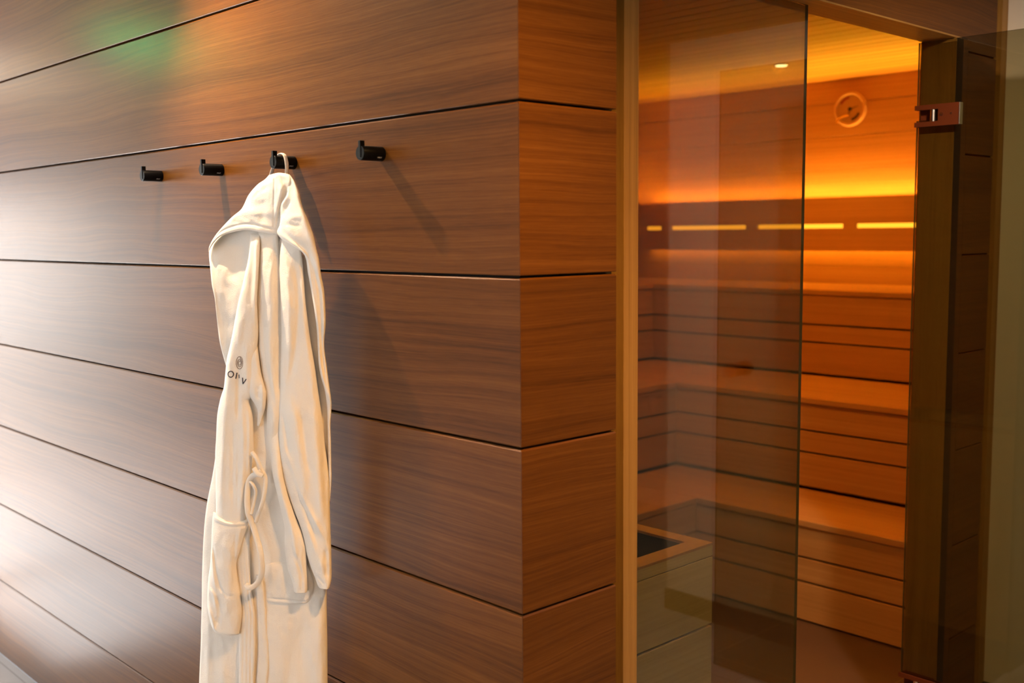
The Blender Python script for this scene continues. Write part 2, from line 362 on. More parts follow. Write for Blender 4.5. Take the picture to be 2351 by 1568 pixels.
# climate meter
mx_, mz, my = -1.787, 2.249, SY1
t = thing('sauna_thermometer', (mx_, my, mz), 'round wooden sauna thermometer on the back wall above the amber light line', 'thermometer')
bm = bmesh.new(); N = 56
prof = [(.094,.0), (.097,-.012), (.094,-.026), (.088,-.030), (.081,-.027), (.078,-.018)]
rings = [[bm.verts.new((mx_+r*math.cos(i/N*math.tau), my+d, mz+r*math.sin(i/N*math.tau))) for i in range(N)] for r, d in prof]
for A, B in zip(rings, rings[1:]):
    for i in range(N): bm.faces.new((A[i], A[(i+1)%N], B[(i+1)%N], B[i]))
bm.faces.new(rings[0]); obj('case', bm, simple('light_turned_wood', (.60,.38,.2), .35), t, smooth=True)
bm = bmesh.new(); cyl(bm, (mx_, my-.014, mz), (mx_, my-.0175, mz), .0785, n=N)
dl = obj('dial', bm, simple('parchment_dial', (.50,.33,.15), .5), t)
def arc(a0, a1, ra, rb, y, mat, name):
    bm = bmesh.new(); n = 18; P = []
    for yy in (y, y-.0012):
        for r in (ra, rb): P.append([bm.verts.new((mx_+r*math.cos(math.radians(a0+(a1-a0)*i/n)), yy, mz+r*math.sin(math.radians(a0+(a1-a0)*i/n)))) for i in range(n+1)])
    for i in range(n):
        bm.faces.new((P[0][i],P[0][i+1],P[1][i+1],P[1][i])); bm.faces.new((P[2][i],P[2][i+1],P[3][i+1],P[3][i]))
        bm.faces.new((P[0][i],P[0][i+1],P[2][i+1],P[2][i])); bm.faces.new((P[1][i],P[1][i+1],P[3][i+1],P[3][i]))
    obj(name, bm, mat, dl)
arc(95, 150, .058, .071, my-.0177, simple('red_scale', (.28,.04,.02), .5), 'red_scale')
arc(-80, -25, .052, .066, my-.0177, simple('black_scale', (.02,.015,.01), .5), 'black_scale')
bm = bmesh.new(); cyl(bm, (mx_, my-.0176, mz), (mx_, my-.024, mz), .010); obj('hub', bm, M['stove'], t)
def needle(ang, ln, w, mat):
    a = math.radians(ang); dx, dz = math.cos(a), math.sin(a); bm = bmesh.new()
    v = []
    for yy in (my-.020, my-.0214):
        v.append([bm.verts.new((mx_+dx*q-dz*p, yy, mz+dz*q+dx*p)) for q, p in ((-.012, w), (-.012, -w), (ln, -w*.35), (ln, w*.35))])
    bm.faces.new(v[0]); bm.faces.new(v[1][::-1])
    for i in range(4): bm.faces.new((v[0][i], v[0][(i+1)%4], v[1][(i+1)%4], v[1][i]))
    obj('needle', bm, mat, t)
needle(14, .052, .003, M['stove'])
needle(-104, .040, .003, M['stove'])
bm = sweep(spline([(mx_-.002, my-.027, mz-.036), (mx_-.03, my-.029, mz-.038), (mx_-.055, my-.031, mz-.047), (mx_-.075, my-.033, mz-.068)], 6), .0065, .002, up=(0, 1, 0))
obj('glint_curl', bm, simple('glint_brass', (.85,.55,.18), .25, Metallic=1.), t, smooth=True)  # curved brass strip stands in for a yellowish glossy reflection

# ------------------------------------------------------------------ stove with pale wooden surround, behind the fixed pane
bx0, bx1, by0, by1, bz = -.86, -.206, .436, .846, .808
t = thing('stove_surround', ((bx0+bx1)/2, (by0+by1)/2, 0), 'pale wooden stove surround with open top behind the fixed glass pane', 'stove guard')
cubes('front_panel', [(bx1-.02, bx1, by0, by1, .780+.0, .806)], M['box'], t, bevel=.001)
cubes('front_panel', [(bx1-.02, bx1, by0, by1, .6085, .7775)], M['box'], t, bevel=.001)
cubes('front_panel', [(bx1-.02, bx1, by0, by1, .20, .6015)], M['box'], t, bevel=.001)
cubes('front_panel', [(bx1-.02, bx1, by0, by1, .0, .195)], M['box'], t, bevel=.001)
cubes('side_panel', [(bx0, bx1-.021, by1-.02, by1-.0005, 0, .806)], M['box'], t, bevel=.001)
cubes('side_panel', [(bx0, bx1-.021, by0+.0005, by0+.02, 0, .806)], M['box'], t, bevel=.001)
cubes('back_panel', [(bx0, bx0+.02, by0+.021, by1-.021, 0, .806)], M['box'], t, bevel=.001)
cubes('top_rim', [(bx1-.05, bx1, by0, by1, .8065, .8125), (bx0, bx0+.045, by0, by1, .8065, .8125), (bx0+.045, bx1-.05, by1-.045, by1, .8065, .8125), (bx0+.045, bx1-.05, by0, by0+.03, .8065, .8125)], M['b_y'], t)
cubes('lining', [(bx1-.030, bx1-.0205, by0+.03, by1-.03, .02, .80), (bx0+.021, bx1-.031, by1-.030, by1-.0205, .02, .80)], simple('dark_lining', (.03,.018,.012), .6), t)
t = thing('sauna_stove', (-.56, .63, 0), 'dark metal sauna stove standing inside the pale wooden surround', 'stove')
cubes('body', [(-.76, -.37, .475, .745, .06, .70)], M['stove'], t, bevel=.006)
cubes('leg', [(-.75, -.72, .49, .52, 0, .06)], M['stove'], t); cubes('leg', [(-.41, -.38, .49, .52, 0, .06)], M['stove'], t)
cubes('leg', [(-.75, -.72, .70, .73, 0, .06)], M['stove'], t); cubes('leg', [(-.41, -.38, .70, .73, 0, .06)], M['stove'], t)
cubes('top_tray', [(-.77, -.36, .47, .478, .70, .755), (-.77, -.36, .742, .75, .70, .755), (-.77, -.762, .478, .742, .70, .755), (-.368, -.36, .478, .742, .70, .755), (-.762, -.368, .478, .742, .70, .706)], M['steel'], t)

# ------------------------------------------------------------------ glass: fixed pane and open door
XG = -.145
t = thing('glass_panel', (XG, .78, 0), 'tall fixed tinted glass pane beside the sauna doorway', 'glass panel')
def pane(name, x0, x1, y0, y1, z0, z1, parent, thin):
    bm = bmesh.new(); box(bm, x0, x1, y0, y1, z0, z1)
    bmesh.ops.recalc_face_normals(bm, faces=bm.faces[:])
    for f in bm.faces: f.material_index = 0 if abs(getattr(f.normal, thin)) > .9 else 1
    return obj(name, bm, [M['glass'], M['edge']], parent)
pane('pane', XG-.004, XG+.004, .4275, 1.128, .004, ZL-.001, t, 'x')
cubes('floor_channel', [(XG-.009, XG+.009, .43, 1.128, 0, .0038)], M['steel'], t)
YD = 1.829
t = thing('glass_door', (-.16, YD, 0), 'open tinted glass door folded out at right angles to the sauna wall', 'door')
# pane outline with notches for the two hinges
def door_pane():
    x0, x1, z0, z1 = -.196, .625, .012, 2.123
    bm = bmesh.new(); hs = ((1.913, .058), (.165, .058))
    cols = [(x0, x0+.045), (x0+.045, x1)]
    zs = [z0]+[v for h, w in sorted(hs) for v in (h-w/2*.6, h+w/2*.6)]+[z1]
    for i in range(0, len(zs), 2):
        box(bm, x0, x0+.045, YD-.004, YD+.004, zs[i], zs[i+1])
    box(bm, x0+.045, x1, YD-.004, YD+.004, z0, z1)
    bmesh.ops.remove_doubles(bm, verts=bm.verts[:], dist=1e-6)
    bmesh.ops.recalc_face_normals(bm, faces=bm.faces[:])
    # drop internal faces at the seam
    seam = [f for f in bm.faces if all(abs(v.co.x-(x0+.045)) < 1e-5 for v in f.verts)]
    bmesh.ops.delete(bm, geom=seam, context='FACES_ONLY')
    for h, w in hs: pass
    # rebuild the seam strips at the notches
    for f in bm.faces: f.material_index = 0 if abs(f.normal.y) > .9 else 1
    return obj('pane', bm, [M['glass'], M['edge']], t)
door_pane()
def hinge(zc):
    h = bpy.data.objects.new('hinge', None); COL.objects.link(h); h.location = (-.16, YD, zc)
    h.parent = t; h.matrix_parent_inverse = Matrix.Translation(-t.location)
    z0, z1 = zc-.033, zc+.030
    for sgn in (-1, 1):
        ya, yb = (YD+sgn*.0045, YD+sgn*.0105); ya, yb = min(ya, yb), max(ya, yb)
        cubes('plate', [(-.158+.03, -.068, ya, yb, z0, z1), (-.200, -.128, ya, yb, z1-.014, z1), (-.200, -.128, ya, yb, z0, z0+.014)], M['hinge'], h)
    cubes('edge_strip', [(-.0678, -.064, YD-.0105, YD+.0105, z0, z1)], M['steel'], h, bevel=.001)
    bm = bmesh.new(); cyl(bm, (-.147, YD-.001, z0+.0145), (-.147, YD-.001, z1-.0145), .0085); obj('barrel', bm, M['steel'], h, smooth=False)
    cubes('wall_plate', [(-.195, -.100, YJ-.006, YJ-.0003, z0+.002, z1-.002)], M['hinge'], h)
    cubes('arm', [(-.157, -.137, YD+.008, YJ-.006, z0+.016, z1-.016)], M['hinge'], h)
    for x, r in ((-.118, .0055), (-.089, .0032)):
        bm = bmesh.new(); cyl(bm, (x, YD-.0104, zc+.0), (x, YD-.0113, zc+.0), r, n=20); obj('screw', bm, M['steel'], h)
hinge(1.910); hinge(.166)
# door pull: a turned wooden knob on both sides of the pane, near the free edge
kx, kz_ = .535, 1.098
for sgn in (-1, 1):
    bm = bmesh.new()
    cyl(bm, (kx, YD+sgn*.0042, kz_), (kx, YD+sgn*.05, kz_), .024, .027)
    bmesh.ops.rotate(bm, verts=bm.verts[:], cent=(kx, YD+sgn*.0042, kz_), matrix=Matrix.Rotation(0, 3, 'Z'))
    obj('knob', bm, M['knobwood'], t, smooth=False, bevel=.004)

# ------------------------------------------------------------------ coat pegs
TXT = {'F': [[(0,0),(0,2),(1.1,2)],[(0,1.05),(.9,1.05)]], 'R': [[(0,0),(0,2),(1,2),(1.1,1.5),(1,1.05),(0,1.05)],[(.6,1.05),(1.15,0)]],
       'O': [[(.6,0),(.1,.5),(.1,1.5),(.6,2),(1.1,1.5),(1.1,.5),(.6,0)]], 'S': [[(1.1,1.7),(.6,2),(.1,1.6),(1.05,.5),(.6,0),(.1,.3)]], 'T': [[(.6,0),(.6,2)],[(0,2),(1.2,2)]]}
def make_peg():
    e = thing('coat_peg', (0, 0, 0), '', 'coat peg')
    L, r = -.052, .0142
    bm = bmesh.new(); n = 48
    prof = [(0, .0002), (r*.98, .0002), (r, -.001), (r, L+.0012), (r-.0008, L)]
    rings = [[bm.verts.new((rd*math.cos(i/n*math.tau), d, rd*math.sin(i/n*math.tau))) for i in range(n)] for rd, d in prof[1:]]
    for A, B in zip(rings, rings[1:]):
        for i in range(n): bm.faces.new((A[i], A[(i+1)%n], B[(i+1)%n], B[i]))
    bm.faces.new(rings[0]); bm.faces.new(rings[-1][::-1])
    pin = obj('pin', bm, M['peg'], e, smooth=False)
    for p in pin.data.polygons: p.use_smooth = len(p.vertices) == 4
    cubes('stop_fin', [(-.0035, .0035, L-.0012, L+.0095, -.0085, r+.0095)], M['peg'], e, bevel=.0006)
    # tiny print on the shaft, near the wall
    bm = bmesh.new(); sc = .00125; y = -.0182; hgt = sc
    th0 = math.radians(-35)
    for ch in 'FROST':
        for st in TXT[ch]:
            for (a, b), (c, d) in zip(st, st[1:]):
                q = []
                ln = math.hypot(c-a, d-b); nx, ny = -(d-b)/ln*.16, (c-a)/ln*.16
                for (s_, t_) in ((a+nx,b+ny),(c+nx,d+ny),(c-nx,d-ny),(a-nx,b-ny)):
                    th = th0+(t_-1)*sc/r
                    q.append(((r+.00025)*math.cos(th), y+s_*sc, (r+.00025)*math.sin(th)))
                q2 = [(x*(r-.0002)/(r+.00025), yy, z*(r-.0002)/(r+.00025)) for x, yy, z in q]
                A = [bm.verts.new(v) for v in q]; B = [bm.verts.new(v) for v in q2]
                bm.faces.new(A); bm.faces.new(B[::-1])
                for i in range(4): bm.faces.new((A[i], A[(i+1)%4], B[(i+1)%4], B[i]))
        y += sc*1.6
    obj('lettering', bm, M['pegtext'], e)
    return e
PZ = 1.730
pegs = [(-1.355, 'black coat peg furthest from the corner, leftmost of the row'), (-1.032, 'bare black coat peg just left of the one holding the robe'),
        (-.710, 'black coat peg that carries the loop of the cream robe'), (-.390, 'black coat peg nearest the wall corner, rightmost of the row')]
peg0 = make_peg()
for i, (x, lb) in enumerate(pegs):
    if i == 0: o = peg0
    else:
        o = peg0.copy(); COL.objects.link(o)
        for ch in list(peg0.children):
            c = ch.copy(); COL.objects.link(c); c.parent = o
    o['label'] = lb; o['group'] = 'black coat pegs in a row on the wooden wall'
for i, (x, lb) in enumerate(pegs):
    ([peg0]+[o for o in COL.objects if o.name.startswith('coat_peg.')])[i].location = (x, 0, PZ)

